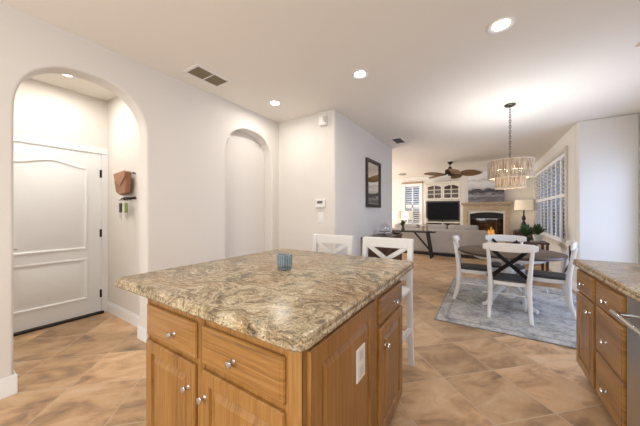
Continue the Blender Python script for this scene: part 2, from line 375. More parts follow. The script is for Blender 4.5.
wall('wall_window', [(1.27, 1.42, 5.9, 6.42, 0, CEIL), (1.27, 1.42, 9.95, 10.4, 0, CEIL), (1.27, 1.42, 6.42, 9.95, 0, .69), (1.27, 1.42, 6.42, 9.95, 2.46, CEIL)])
wall('wall_family_left', [(-5.65, -5.5, 5.91, 7.1, 0, CEIL), (-5.65, -5.5, 9.7, 11.3, 0, CEIL), (-5.65, -5.5, 7.1, 9.7, 0, .6), (-5.65, -5.5, 7.1, 9.7, 2.4, CEIL)])
wall('wall_far', [(-5.5, -2.88, 11.2, 11.35, 0, CEIL), (-2.24, -.70, 11.2, 11.35, 0, CEIL), (-2.88, -2.24, 11.2, 11.35, 0, .78), (-2.88, -2.24, 11.2, 11.35, 2.44, CEIL)])
wall('wall_fireplace', [(-.70, -.43, 10.2, 11.35, 0, CEIL), (.555, 1.27, 10.2, 11.35, 0, CEIL), (-.43, .555, 10.2, 11.35, 1.36, CEIL), (-.43, .555, 10.2, 10.75, 0, .42), (-.43, .555, 10.75, 11.35, 0, 1.36)])
# baseboards
def base(name, segs):
    b = MB()
    for x0, x1, y0, y1 in segs:
        b.bx(x0, x1, y0, y1, 0, .115)
        dx, dy = (.004, 0) if abs(x1 - x0) < abs(y1 - y0) else (0, .004)
        b.bx(x0 + dx, x1 - dx, y0 + dy, y1 - dy, .115, .14)
    return b.build(name, M_trim, kind='structure', bevel=.004)
base('baseboard_left', [(-3.012, -2.85, .377, .392), (-2.85, -2.833, -2.7, .392), (-3.03, -2.85, 1.228, 1.243), (-2.85, -2.833, 1.228, 2.178), (-2.85, -2.833, 3.041, 3.2)])
base('baseboard_hall', [(-4.2, -3.01, 1.343, 1.36)])
base('baseboard_mirror', [(-2.83, -1.8, 3.183, 3.2), (-1.8, -1.783, 3.183, 5.91)])
base('baseboard_window', [(1.253, 1.27, 5.746, 10.2)])
base('baseboard_dining', [(1.253, 1.92, 5.729, 5.746)])
base('baseboard_far', [(-.70, -.66, 10.183, 10.2), (.80, 1.253, 10.183, 10.2)])
# hall door
d = thing('door_1', 'white two panel hall door with arched upper panel and black hinges', 'door', (-4.2, .84, 0), kind='structure')
MB().bx(-4.235, -4.195, .385, 1.29, .025, 2.06).build('door_leaf', M_door, d, bevel=.003)
def ringrect(y0, y1, z0, z1, x, rise=0, n=14):
    pts = [(x, y0, z0), (x, y1, z0)]
    for k in range(n + 1):
        t = k / n; sft = math.sin(math.pi * t) ** 2 * rise
        pts.append((x, y1 + (y0 - y1) * t, z1 + sft))
    return pts
for nm, (y0, y1, z0, z1, rise) in (('upper_panel', (.515, 1.16, .84, 1.86, .06)), ('lower_panel', (.515, 1.16, .215, .735, 0))):
    b = MB(); X0 = -4.197
    b.rings([ringrect(y0 + i, y1 - i, z0 + i, z1 - i, X0 + h, rise) for i, h in ((0, 0), (.004, .010), (.02, .012), (.034, .0005), (.05, .0005), (.085, .010))])
    b.build(nm, M_door, d, smooth=True)
b = MB()
for y0, y1, z0, z1 in ((.29, .385, 0, 2.055), (1.29, 1.36, 0, 2.055), (.29, 1.36, 2.055, 2.13)): b.bx(-4.2, -4.182, y0, y1, z0, z1)
b.build('door_casing', M_trim, d, bevel=.006)
for z in (.255, 1.034, 1.80):
    MB().lathe([(.008, -.05), (.009, -.048), (.009, .048), (.008, .05)], (-4.187, 1.288, z), 10).bx(-4.194, -4.190, 1.274, 1.288, z - .05, z + .05).build('hinge', M_blackmetal, d)
b = MB(); b.lathe([(.028, 0), (.028, .008), (.014, .014), (.010, .05)], (-4.195, .455, .915), 16, axis='x'); b.tube([(-4.145, .455, .915), (-4.14, .50, .917), (-4.142, .57, .915)], [.011, .010, .008], 8)
b.build('door_handle', M_nickel, d, smooth=True)
MB().bx(-4.26, -4.15, .36, 1.31, 0, .028).build('threshold', M_black, d, bevel=.004)
# dining window and its shutters
def win_frame(nm, f, u0, u1, v0, v1, d0, d1, tk, mt, par, mull=()):
    b = MB()
    def q(a, c, e_, g):
        p, r = f(a, e_, d0), f(c, g, d1); b.bx(min(p[0], r[0]), max(p[0], r[0]), min(p[1], r[1]), max(p[1], r[1]), min(p[2], r[2]), max(p[2], r[2]))
    q(u0, u0 + tk, v0, v1); q(u1 - tk, u1, v0, v1); q(u0 + tk, u1 - tk, v0, v0 + tk); q(u0 + tk, u1 - tk, v1 - tk, v1)
    for mu in mull: q(mu - tk / 2, mu + tk / 2, v0 + tk, v1 - tk)
    return b.build(nm, mt, par, bevel=.003)
wn = thing('window_1', 'wide dining side window behind white plantation shutters', 'window', (1.42, 8.2, .69), kind='structure')
fx = lambda u, v, w_: (w_, u, v)
win_frame('window_frame', fx, 6.42, 9.95, .69, 2.46, 1.37, 1.42, .05, M_trim, wn, (7.6, 8.77))
MB().bx(1.395, 1.40, 6.46, 9.91, .73, 2.42).build('pane', M_pane, wn)
sh = thing('plantation_shutters', 'wide run of white plantation shutters with open louvres beside the dining table', 'shutters', (1.27, 8.2, .69))
win_frame('shutter_frame', fx, 6.36, 10.0, .63, 2.52, 1.235, 1.27, .085, mat('cream shutter frame', (.62, .565, .49), .45), sh)
NP = 8; y0 = 6.445; pw = (9.915 - 6.445) / NP
for k in range(NP):
    a, c = y0 + k * pw + .004, y0 + (k + 1) * pw - .004
    b = MB(); st = .045
    for q in ((a, a + st, .715, 2.435), (c - st, c, .715, 2.435), (a + st, c - st, .715, .80), (a + st, c - st, 2.36, 2.435), (a + st, c - st, 1.595, 1.665)):
        b.bx(1.262, 1.29, *q)
    pn = b.build('shutter_panel', M_trim, sh, bevel=.002)
    b = MB()
    for lo, hi in ((.80, 1.595), (1.665, 2.36)):
        n = int((hi - lo) / .078); stp = (hi - lo) / n
        for i in range(n):
            z = lo + stp * (i + .5); h = .036; an = R(14)
            pr = [(1.276 + ca * math.cos(an) * h + cb * -math.sin(an) * .004, z - ca * math.sin(an) * h * 1 + cb * .004) for ca, cb in ((-1, 0), (-.5, 1), (.5, 1), (1, 0), (.5, -1), (-.5, -1))]
            b.prism(pr, lambda u, v, w_: (u, w_, v), a + st, c - st)
        b.bx(1.232, 1.240, (a + c) / 2 - .005, (a + c) / 2 + .005, lo + .04, hi - .04)
    o = b.build('louvres', M_trim, pn)
# family window with its shutters
wf = thing('window_2', 'narrow family room window left of the television with white shutters', 'window', (-2.56, 11.2, .78), kind='structure')
fy = lambda u, v, w_: (u, w_, v)
win_frame('window_frame', fy, -2.88, -2.24, .78, 2.44, 11.27, 11.33, .04, M_trim, wf)
MB().bx(-2.85, -2.27, 11.30, 11.305, .81, 2.41).build('pane', M_pane, wf)
win_frame('window_casing', fy, -2.95, -2.17, .72, 2.50, 11.16, 11.2, .08, M_trim, wf)
MB().bx(-3.0, -2.14, 11.13, 11.2, 2.50, 2.57).build('valance', M_tan, wf, bevel=.005)
b = MB()
for q in ((-2.88, -2.83), (-2.585, -2.535), (-2.29, -2.24)): b.bx(*q, 11.21, 11.24, .78, 2.44)
for z0, z1 in ((.78, .86), (1.50, 1.62), (2.38, 2.44)): b.bx(-2.83, -2.29, 11.21, 11.24, z0, z1)
b.build('shutter_frame', M_trim, wf)
b = MB()
for lo, hi in ((.86, 1.50), (1.62, 2.38)):
    n = int((hi - lo) / .085)
    for i in range(n):
        z = lo + (hi - lo) * (i + .5) / n; b.prism([(11.20, z - .022), (11.25, z + .016), (11.25, z + .022), (11.20, z - .016)], lambda u, v, w_: (w_, u, v), -2.83, -2.29)
b.build('louvres', M_trim, wf)
# sliding door (outside the frame on the right) that lets the dusk in
sd = thing('door_2', 'white framed sliding glass door beside the dining nook', 'door', (1.92, 4.45, 0), kind='structure')
win_frame('door_frame', fx, 3.35, 5.55, .0, 2.1, 1.95, 2.02, .06, M_trim, sd, (4.45,))
MB().bx(1.98, 1.985, 3.41, 5.49, .06, 2.04).build('pane', M_pane, sd)

for nm, lb, f, u0, u1, v0, v1, d0, d1, mu in (('added_window_rear', 'added window frame around the unseen fill lamp behind the viewer', fy, -2.3, 1.1, .70, 2.30, -2.82, -2.74, (-1.17, -.03)), ('added_window_family', 'added window frame around the unseen fill lamp of the family room', fx, 7.1, 9.7, .6, 2.4, -5.62, -5.54, (8.4,))):  # frames and panes added around the two fill lamps, out of view
    q = thing(nm, lb, 'window', f((u0 + u1) / 2, v0, d0), kind='structure')
    win_frame('window_frame', f, u0, u1, v0, v1, d0, d1, .06, M_trim, q, mu)
    a, c = f(u0 + .05, v0 + .05, (d0 + d1) / 2 - .002), f(u1 - .05, v1 - .05, (d0 + d1) / 2 + .002)
    MB().bx(min(a[0], c[0]), max(a[0], c[0]), min(a[1], c[1]), max(a[1], c[1]), a[2], c[2]).build('pane', M_pane, q)
# ------------------------------------------------------------------ ceiling fixtures
def can(loc, label, first=None, power=7, view=True):
    if first is None:
        t = thing('recessed_light', label, 'ceiling light', loc, group='recessed ceiling lights')
        MB().lathe([(.095, 0), (.098, -.006), (.088, -.011), (.060, -.004), (.055, 0)], n=32, cap=False).build('trim_ring', M_plastic, t, smooth=True, world=False)
        MB().lathe([(.056, -.001), (.054, -.006), (.03, -.008), (.001, -.008)], n=32).build('lens', M_lens, t, smooth=True, world=False)
    else: t = dup(first, loc, 0, label)
    lamp('recessed_lamp', 'AREA', (loc[0], loc[1], loc[2] - .03), power, WARM, size=.13)
    return t
c0 = can((.106, 2.469, CEIL), 'lit round recessed ceiling light above the floor right of the island, the largest in view')
can((-1.118, 2.536, CEIL), 'lit round recessed ceiling light above the far edge of the island, between two others', c0)
can((-2.375, 2.592, CEIL), 'lit round recessed ceiling light near the arched niche, beside the left wall', c0)
can((-3.72, .848, CEIL), 'lit round recessed ceiling light in the hall, seen through the big arch', c0, power=9)
can((-3.65, -.15, CEIL), 'added round recessed fill light in the hall, unseen behind the left pier', c0, power=11)  # extra can added out of sight to even out the hall light
can((-1.10, .1, CEIL), 'lit round recessed ceiling light over the near side of the kitchen', c0)
can((.9, .3, CEIL), 'lit round recessed ceiling light over the kitchen counter run', c0)
def vent(name, label, x0, x1, y0, y1, mframe, mslat, along, halves=1, back=M_dark, n=10):
    t = thing(name, label, 'air vent', ((x0 + x1) / 2, (y0 + y1) / 2, CEIL)); z = CEIL; f = .028
    b = MB(); b.bx(x0, x1, y0, y0 + f, z - .012, z); b.bx(x0, x1, y1 - f, y1, z - .012, z); b.bx(x0, x0 + f, y0 + f, y1 - f, z - .012, z); b.bx(x1 - f, x1, y0 + f, y1 - f, z - .012, z)
    if halves == 2: b.bx(x0 + f, x1 - f, (y0 + y1) / 2 - .01, (y0 + y1) / 2 + .01, z - .011, z)
    b.build('frame', mframe, t, bevel=.003)
    MB().bx(x0 + f, x1 - f, y0 + f, y1 - f, z - .003, z - .001).build('backing', back, t)
    b = MB()
    for i in range(n):
        k = (i + .5) / n
        if along == 'y': c = x0 + f + (x1 - x0 - 2 * f) * k; b.bx(c - .003, c + .003, y0 + f, y1 - f, z - .011, z - .003)
        else: c = y0 + f + (y1 - y0 - 2 * f) * k; b.bx(x0 + f, x1 - f, c - .004, c + .004, z - .011, z - .003)
    b.build('grille', mslat, t); return t
vent('ceiling_vent', 'white framed ceiling vent with two brown grilles near the large arch', -2.64, -2.39, 1.49, 1.90, M_plastic, M_brown_duct, 'x', 2, n=22, back=M_brown_duct)
vent('ceiling_vent', 'small white framed dark ceiling vent past the mirror wall', -1.60, -1.37, 5.08, 5.52, M_plastic, M_grey, 'x', n=8)
vent('ceiling_vent', 'tan slatted ceiling vent at the right edge of the photo', 1.12, 1.42, 3.10, 3.42, mat('golden tan vent', (.62, .46, .27), .5), M_tan, 'x', n=6, back=mat('tan duct', (.40, .27, .13), .6))
s_ = thing('smoke_detector', 'small round ceiling detector in the family room', 'smoke detector', (-2.67, 9.986, CEIL))
MB().lathe([(.15, 0), (.15, -.02), (.12, -.04), (.001, -.045)], n=24).build('housing', mat('grey beige plastic', (.33, .31, .28), .5), s_, smooth=True, world=False)
# chandelier
CX, CY = .287, 4.352
t = thing('chandelier', 'two tier drum chandelier of pale strands hanging over the dining table', 'chandelier', (CX, CY, 1.63))
MB().lathe([(.001, CEIL), (.065, CEIL), (.068, CEIL - .012), (.05, CEIL - .028), (.012, CEIL - .034)], (CX, CY, 0), 24).build('canopy', M_bronze, t, smooth=True)
b = MB(); zc = CEIL - .03; i = 0
while zc > 2.03:
    q = i % 2; ring = [(CX + (math.cos(a) * .011 if q else 0), CY + (0 if q else math.cos(a) * .011), zc - .021 + math.sin(a) * .024) for a in (2 * math.pi * k / 12 for k in range(13))]
    b.tube(ring, .0035, 6); zc -= .036; i += 1
b.build('chain', M_bronze, t, smooth=True)
b = MB(); b.lathe([(.012, 2.03), (.012, 1.70), (.02, 1.69), (.001, 1.68)], (CX, CY, 0), 10)
for k in range(3):
    a = 2 * math.pi * k / 3 + .4; b.tube([(CX, CY, 2.02), (CX + .25 * math.cos(a), CY + .25 * math.sin(a), 1.995)], .006, 6); b.tube([(CX, CY, 1.80), (CX + .165 * math.cos(a), CY + .165 * math.sin(a), 1.775)], .005, 6)
for r, z in ((.253, 1.995), (.167, 1.775)): b.tube([(CX + r * math.cos(q), CY + r * math.sin(q), z) for q in (2 * math.pi * k / 40 for k in range(41))], .006, 6)
b.build('metal_frame', M_bronze, t, smooth=True)
def strands(r, z0, z1, n, nm, lay=1):
    b = MB()
    for k in range(n):
        a = 2 * math.pi * k / n + random.uniform(-.01, .01); rr = r + random.uniform(-.002, .002); w2 = math.pi * r / n * 1.02
        tx, ty = -math.sin(a), math.cos(a); nx, ny = math.cos(a), math.sin(a); zz = z0 + random.uniform(-.0015, .0015)
        m_ = 7
        for j in range(m_):
            w2 = math.pi * r / n * (.92 if nm != 'inner_strands' else 1.1)
            za, zb = zz + (z1 - zz) * j / m_, zz + (z1 - zz) * (j + .93) / m_
            pts = [(CX + rr * nx + tx * u * w2 + nx * d_, CY + rr * ny + ty * u * w2 + ny * d_) for u, d_ in ((-1, 0), (0, .004), (1, 0), (0, -.004))]
            b.rings([[(px, py, za) for px, py in pts], [(px, py, zb) for px, py in pts]])
    o = b.build(nm, M_capiz, t); o['kind'] = 'stuff'; return o
for rim, (r_, za, zb) in (('upper_rim', (.261, 1.755, 1.766)), ('top_rim', (.261, 1.992, 2.003)), ('lower_rim', (.175, 1.627, 1.638))):
    MB().lathe([(r_ - .004, za), (r_, za), (r_, zb), (r_ - .004, zb), (r_ - .004, za)], (CX, CY, 0), 56, cap=False).build(rim, mat('pale ' + rim.replace('_', ' '), (.62, .54, .44), .5), t, smooth=True)
strands(.256, 1.757, 2.0, 84, 'upper_strands'); strands(.170, 1.63, 1.785, 56, 'lower_strands')
strands(.240, 1.765, 1.995, 80, 'inner_strands')
for k in range(4):
    a = 2 * math.pi * k / 4 + .35; bxx, byy = CX + .13 * math.cos(a), CY + .13 * math.sin(a)
    sk = MB().lathe([(.013, 1.80), (.013, 1.85)], (bxx, byy, 0), 10).tube([(CX, CY, 1.80), (bxx, byy, 1.80)], .005, 6).build('socket_arm', M_bronze, t, smooth=True)
    MB().lathe([(.008, 1.85), (.022, 1.875), (.022, 1.89), (.012, 1.91), (.001, 1.918)], (bxx, byy, 0), 12).build('bulb', M_bulb, t, smooth=True)
lamp('chandelier_lamp', 'POINT', (CX, CY, 1.89), 9, (1, .93, .86), size=.06)
lamp('chandelier_ceiling_fill', 'SPOT', (CX, CY, 1.87), 27, (1, .96, .92), size=.10, target=(CX, CY, 3), angle=150, blend=.5)  # extra spot added to throw more light up onto the ceiling
# ceiling fan
FX, FY = -.858, 8.366
t = thing('ceiling_fan', 'dark bronze ceiling fan with brown woven leaf blades in the family room', 'ceiling fan', (FX, FY, 2.36))
MB().lathe([(.001, CEIL), (.075, CEIL), (.07, CEIL - .03), (.03, CEIL - .07), (.014, CEIL - .075)], (FX, FY, 0), 20).build('canopy', M_bronze, t, smooth=True)
MB().lathe([(.014, CEIL - .06), (.014, 2.62)], (FX, FY, 0), 10).build('down_rod', M_bronze, t, smooth=True)
MB().lathe([(.03, 2.63), (.05, 2.60), (.055, 2.57), (.12, 2.55), (.14, 2.52), (.14, 2.46), (.11, 2.43), (.06, 2.41), (.055, 2.37), (.001, 2.36)], (FX, FY, 0), 24).build('motor', M_bronze, t, smooth=True)
for k in range(5):
    a = R(2 + 72 * k); ca, sa = math.cos(a), math.sin(a)
    def W(u, v, h): # u along the blade, v across, tilted
        tl = R(-24); vv, hh = v * math.cos(tl), v * math.sin(tl) + h
        return (FX + u * ca - vv * sa, FY + u * sa + vv * ca, 2.425 + hh - .04 * max(0, u - .3))
    half = [(.19, .03), (.26, .08), (.34, .13), (.45, .165), (.57, .155), (.67, .115), (.75, .06), (.80, .008)]
    poly = half + [(u, -v) for u, v in half[::-1]]
    MB().prism(poly, W, -.006, .006).build('blade', M_rattan, t)
    b = MB(); b.tube([W(.10, 0, .01), W(.20, 0, -.012), W(.34, 0, -.012)], .014, 6); b.build('blade_iron', M_bronze, t)

# ------------------------------------------------------------------ cabinet helpers
def face_front(Y): return lambda u, v, w_: (u, Y - w_, v)
def face_right(X): return lambda u, v, w_: (X + w_, u, v)
def face_left(X): return lambda u, v, w_: (X - w_, u, v)
def rect(f, u0, u1, v0, v1, i, h): return [f(u0 + i, v0 + i, h), f(u1 - i, v0 + i, h), f(u1 - i, v1 - i, h), f(u0 + i, v1 - i, h)]
def slab(f, u0, u1, v0, v1, nm, mt, par, t=.02):      # drawer front with an ogee edge
    return MB().rings([rect(f, u0, u1, v0, v1, i, h) for i, h in ((0, 0), (0, t - .009), (.004, t - .004), (.014, t - .003), (.018, t), (.03, t))]).build(nm, mt, par)
def raised(f, u0, u1, v0, v1, nm, mt, par, t=.02, fr=.055):
    return MB().rings([rect(f, u0, u1, v0, v1, i, h) for i, h in ((0, 0), (0, t - .006), (.005, t), (fr, t), (fr + .004, t - .012), (fr + .012, t - .013), (fr + .04, t - .001), (fr + .045, t - .001))]).build(nm, mt, par)
def knob(f, u, v, par, w0=.02):
    p = [Vector(f(u, v, w0 + q)) for q in (0, .004, .010, .017, .022, .028, .031)]
    return MB().tube(p, [.011, .007, .006, .009, .016, .014, .004], 14).build('knob', M_nickel, par, smooth=True)
# ------------------------------------------------------------------ island
IX0, IX1, IY0, IY1 = -1.505, -.495, .665, 1.80
t = thing('island_cabinet', 'honey oak island cabinet with raised panel doors under granite', 'cabinet', (-1, 1.23, 0))
b = MB(); b.bx(IX0, IX1, IY0, IY1, .10, .88); b.bx(IX0 + .06, IX1 - .03, IY0 + .07, IY1 - .01, 0, .10); b.build('carcass', M_oakv, t, bevel=.003)
ff = face_front(IY0); fr_ = face_right(IX1)
b = MB()
def fbox(b, f, u0, u1, v0, v1, h0, h1):
    p, q = f(u0, v0, h0), f(u1, v1, h1); b.bx(*[g(p[i], q[i]) for i in range(3) for g in (min, max)])
b.bm.free()
for u0, u1 in ((IX0 - .004, -1.485), (-1.055, -1.005), (-.56, IX1 + .004)):
    b = MB(); fbox(b, ff, u0, u1, .10, .878, 0, .004); b.build('face_stile', M_oakv, t)
for u0, u1 in ((-1.492, -1.052), (-1.009, -.555)):
    dr = slab(ff, u0, u1, .665, .822, 'drawer', M_oakx, t); knob(ff, (u0 + u1) / 2 + (.05 if u0 < -1.3 else -.02), .705 + .03, dr)
d1 = raised(ff, -1.492, -1.058, .12, .638, 'door', M_oakv, t); knob(ff, -1.105, .53, d1)
d2 = raised(ff, -1.009, -.555, .12, .638, 'door', M_oakv, t); knob(ff, -.985, .53, d2)
raised(fr_, .69, 1.285, .06, .845, 'end_panel', M_oakvs, t, t=.016, fr=.07)
for u0, u1 in ((1.288, 1.345), (IY0 - .004, .69)):
    b = MB(); fbox(b, fr_, u0, u1, .02, .878, 0, .004); b.build('face_stile', M_oakvs, t)
dr = slab(fr_, 1.348, 1.79, .69, .83, 'drawer', M_oaky, t); knob(fr_, 1.60, .745, dr)
d3 = raised(fr_, 1.348, 1.79, .06, .665, 'door', M_oakvs, t); knob(fr_, 1.42, .555, d3)
op = thing('wall_outlet', 'white rectangular outlet plate set into the right end panel of the island', 'outlet', (IX1 + .016, 1.09, .617))
b = MB(); fbox(b, fr_, 1.045, 1.135, .542, .69, .0150, .0215); b.build('cover_plate', M_plastic, op, bevel=.003)
for v in (.582, .652):
    b = MB(); fbox(b, fr_, 1.07, 1.11, v - .022, v + .022, .021, .0225); sk = b.build('socket', mat('outlet face', (.62, .62, .62), .4), op, bevel=.002)
def counter(name, x0, x1, y0, y1, label, cat='countertop', z0=.876, z1=.925, rc=.04):
    prof = [(-.012, z0), (-.004, z0 + .004), (0, z0 + .010), (-.001, z0 + .020), (-.006, z0 + .026), (-.005, z0 + .031), (-.004, z1 - .010), (-.008, z1 - .003), (-.018, z1)]
    rings = []
    for ofs, z in prof:
        pts = []
        for cx_, cy_, a0 in ((x1 - rc, y1 - rc, 0), (x0 + rc, y1 - rc, 90), (x0 + rc, y0 + rc, 180), (x1 - rc, y0 + rc, 270)):
            for k in range(7):
                a = R(a0 + 15 * k); pts.append((cx_ + (rc + ofs) * math.cos(a), cy_ + (rc + ofs) * math.sin(a), z))
        rings.append(pts)
    o = MB().rings(rings).build(name, M_granite, smooth=True); return tag(o, label, cat)
counter('island_countertop', -1.80, -.452, .605, 2.075, 'large polished beige and brown granite top of the kitchen island')
# tumbler
GX, GY, GZ = -1.122, 1.318, .9252
t = thing('glass_tumbler', 'short ribbed blue grey glass tumbler on the island granite', 'glass', (GX, GY, GZ))
n = 144; rr = lambda r, k: r * (1 + .03 * math.cos(2 * math.pi * k * 18 / 144))
rings = []
for r, h in ((.036, 0), (.046, .004), (.049, .018), (.050, .094), (.0505, .097), (.0475, .097), (.046, .02), (.036, .012), (.001, .011)):
    rings.append([(rr(r, k) * math.cos(2 * math.pi * k / n), rr(r, k) * math.sin(2 * math.pi * k / n), h) for k in range(n)])
MB().rings(rings).build('ribbed_wall', M_blueglass, t, smooth=True, world=False)

# ------------------------------------------------------------------ right-hand run
RX = .635
fl = face_left(RX)
def base_cab(label, ya, yb, name='base_cabinet'):
    t = thing(name, label, 'cabinet', (RX + .3, (ya + yb) / 2, 0))
    b = MB(); b.bx(RX, RX + .60, ya, yb, .105, .88); b.bx(RX + .07, RX + .60, ya, yb, 0, .105); b.build('carcass', M_oakvs, t, bevel=.002); return t
t = base_cab('honey oak base cabinet with one drawer over one door at the counter end', 2.44, 2.86)
dr = slab(fl, 2.465, 2.845, .69, .85, 'drawer', M_oaky, t); knob(fl, 2.66, .765, dr)
dd = raised(fl, 2.465, 2.845, .112, .675, 'door', M_oakvs, t); knob(fl, 2.52, .60, dd)
t = base_cab('honey oak base cabinet with three stacked drawers beside the steel dishwasher', 2.005, 2.44)
for v0, v1, kv in ((.695, .85, .758), (.395, .685, .515), (.112, .385, .22)):
    dr = slab(fl, 2.02, 2.428, v0, v1, 'drawer', M_oaky, t); knob(fl, 2.235, kv, dr)
t = thing('dishwasher', 'stainless steel dishwasher with a bar handle under the right counter', 'dishwasher', (RX + .3, 1.69, 0))
MB().bx(RX + .02, RX + .6, 1.395, 2.003, .105, .878).bx(RX + .07, RX + .6, 1.395, 2.003, 0, .105).build('body', M_black, t)
MB().bx(RX - .012, RX + .02, 1.40, 1.998, .112, .868).build('door', M_steel, t, bevel=.004)
b = MB(); b.tube([(RX - .065, 1.99, .775), (RX - .065, 1.41, .775)], .013, 12)
for y in (1.955, 1.445): b.tube([(RX - .012, y, .775), (RX - .065, y, .775)], .010, 10)
b.build('bar_handle', M_nickel, t, smooth=True)
base_cab('honey oak base cabinet past the dishwasher', .80, 1.393)
counter('granite_countertop', .597, 1.30, .78, 2.885, 'beige and brown granite counter over the dishwasher at right', rc=.03)

# ------------------------------------------------------------------ bar stools
def stool(loc, rz, label):
    t = thing('bar_stool', label, 'bar stool', loc, rz, 'white bar stools at the island')
    kw = dict(world=False)
    for s in (-1, 1):
        MB().tube([(s * .215, -.225, 0), (s * .207, -.205, .35), (s * .205, -.195, .66), (s * .205, -.235, 1.068)], .022, square=True, up=(0, 1, 0)).build('rear_leg', M_white, t, bevel=.004, **kw)
        MB().tube([(s * .205, .18, 0), (s * .19, .165, .64)], .021, square=True, up=(0, 1, 0)).build('front_leg', M_white, t, bevel=.004, **kw)
        MB().tube([(s * .21, -.20, .32), (s * .20, .172, .32)], .014, square=True).build('stretcher', M_white, t, **kw)
    MB().tube([(-.20, .172, .22), (.20, .172, .22)], .015, square=True).build('footrest', M_white, t, **kw)
    MB().tube([(-.205, -.21, .26), (.205, -.21, .26)], .014, square=True).build('stretcher', M_white, t, **kw)
    MB().bx(-.215, .215, -.21, .195, .635, .672).build('seat', M_white, t, bevel=.012, **kw)
    MB().rings([[(s, y, z) for y, z in ((-.255, .985), (-.215, .985), (-.222, 1.073), (-.262, 1.073))] for s in (-.225, .225)]).build('top_rail', M_white, t, bevel=.006, **kw)
    MB().bx(-.19, .19, -.215, -.19, .72, .765).build('lower_rail', M_white, t, bevel=.004, **kw)
    for s in (-1, 1):
        MB().tube([(s * -.185, -.205 + .003 * s, .76), (s * .185, -.230 + .003 * s, 1.005)], .019, square=True, flat=(.45, 1), up=(0, 0, 1)).build('cross_brace', M_white, t, **kw)
    return t
s1 = stool((-.742, 2.045, 0), math.pi, 'white X back bar stool at the island corner, in front of the brown buffet')
dup(s1, (-1.305, 2.045, 0), math.pi, 'white X back bar stool below the thermostat, in front of the pale wall')

# ------------------------------------------------------------------ dining set
TX, TY = .27, 4.50
rg = MB().bx(-.86, .86, -1.22, 1.22, 0, .010).build('area_rug', M_rug, bevel=.003)
rg.location = (.34, 4.60, .001); tag(rg, 'faded grey blue bordered area rug beneath the dining set', 'rug')
t = thing('dining_table', 'round dark topped dining table on a white pedestal', 'table', (TX, TY, .011))
MB().lathe([(.001, .722), (.60, .722), (.617, .73), (.62, .742), (.617, .756), (.605, .76), (.001, .76)], (TX, TY, 0), 64).build('tabletop', M_tabletop, t, smooth=True)
MB().lathe([(.40, .65), (.42, .66), (.42, .722)], (TX, TY, 0), 40).build('apron', M_white, t, smooth=True)
MB().lathe([(.15, .655), (.12, .62), (.075, .57), (.07, .50), (.10, .44), (.115, .36), (.10, .28), (.07, .25), (.085, .22), (.09, .12), (.06, .10)], (TX, TY, 0), 24).build('pedestal', M_white, t, smooth=True)
for k in range(4):
    a = R(45 + 90 * k); ca, sa = math.cos(a), math.sin(a)
    prof = bez([(.05, .24), (.14, .235), (.23, .15), (.33, .06), (.41, .045)], 5)
    MB().tube([(TX + p.x * ca, TY + p.x * sa, p.y) for p in [Vector((q.x, q.y, 0)) for q in [Vector((*q[:2], 0)) for q in prof]]], [.05 - .026 * i / (len(prof) - 1) for i in range(len(prof))], 10).build('leg', M_white, t, smooth=True)
_bez = bez
def chair(loc, rz, label):
    t = thing('dining_chair', label, 'dining chair', loc, rz, 'white cross back dining chairs')
    kw = dict(world=False, smooth=True)
    for s in (-1, 1):
        pts = bez([(s * .205, -.255, 0), (s * .198, -.205, .16), (s * .19, -.19, .32), (s * .19, -.19, .46), (s * .20, -.205, .62), (s * .215, -.245, .86)], 4)
        k = len(pts); MB().tube(pts, [.019 + .008 * math.sin(math.pi * i / (k - 1)) for i in range(k)], 10, flat=(1, 1.15), up=(0, 1, 0)).build('rear_leg', M_white, t, **kw)
        pts = bez([(s * .20, .225, 0), (s * .185, .195, .14), (s * .185, .19, .30), (s * .19, .185, .445)], 4)
        MB().tube(pts, [.017 + .009 * i / (len(pts) - 1) for i in range(len(pts))], 10, up=(0, 1, 0)).build('front_leg', M_white, t, **kw)
    # bowed top rail
    rings = []
    for k in range(13):
        u = -1 + k / 6; x = u * .27; y = -.262 + .055 * u * u; tp = .924 - .012 * u * u - (.012 if abs(u) == 1 else 0); bt = .818 + .014 * u * u + (.008 if abs(u) == 1 else 0)
        rings.append([(x, y + .013, bt), (x, y - .013, bt), (x, y - .021, tp), (x, y + .005, tp)])
    MB().rings(rings).build('top_rail', M_white, t, bevel=.005, **kw)
    for s in (-1, 1):
        pts = bez([(s * -.185, -.185, .50), (s * -.05, -.215 + .004 * s, .63), (s * .08, -.232 + .004 * s, .75), (s * .20, -.235, .875)], 5)
        MB().tube(pts, .021, square=True, flat=(1, .28), up=(0, 1, .3)).build('cross_strap', M_blackmetal, t, world=False)
    def seatring(r, z, f=1):
        out = []
        for k in range(28):
            q = 2 * math.pi * k / 28; cx, sy = math.cos(q), math.sin(q); ex = .55
            out.append((math.copysign(abs(cx) ** ex, cx) * r * (1.03 if sy > 0 else .96), math.copysign(abs(sy) ** ex, sy) * r, z))
        return out
    MB().rings([seatring(.20, .405), seatring(.213, .41), seatring(.213, .455), seatring(.205, .46)]).build('seat_frame', M_white, t, **kw)
    MB().rings([seatring(.216, .456), seatring(.222, .464), seatring(.220, .476), seatring(.20, .482), seatring(.10, .474)]).build('seat', M_seat, t, **kw)
    for s in (-1, 1):
        MB().tube([(s * .19, -.19, .25), (s * .187, .19, .25)], .009, 8).build('stretcher', M_white, t, **kw)
    MB().tube([(-.188, 0, .25), (.188, 0, .25)], .009, 8).build('stretcher', M_white, t, **kw)
    return t
h0 = .0115
c1 = chair((.245, 4.035, h0), 0, 'white dining chair seen from behind, its black cross straps facing the kitchen')
dup(c1, (-.145, 4.53, h0), R(-88), 'white dining chair seen side on at the table, nearest the sofa')
dup(c1, (.69, 4.49, h0), R(84), 'white dining chair partly behind the oak cabinet, between table and window wall')
dup(c1, (.275, 4.92, h0), R(180), 'white dining chair on the far side of the table, only its top rail showing')

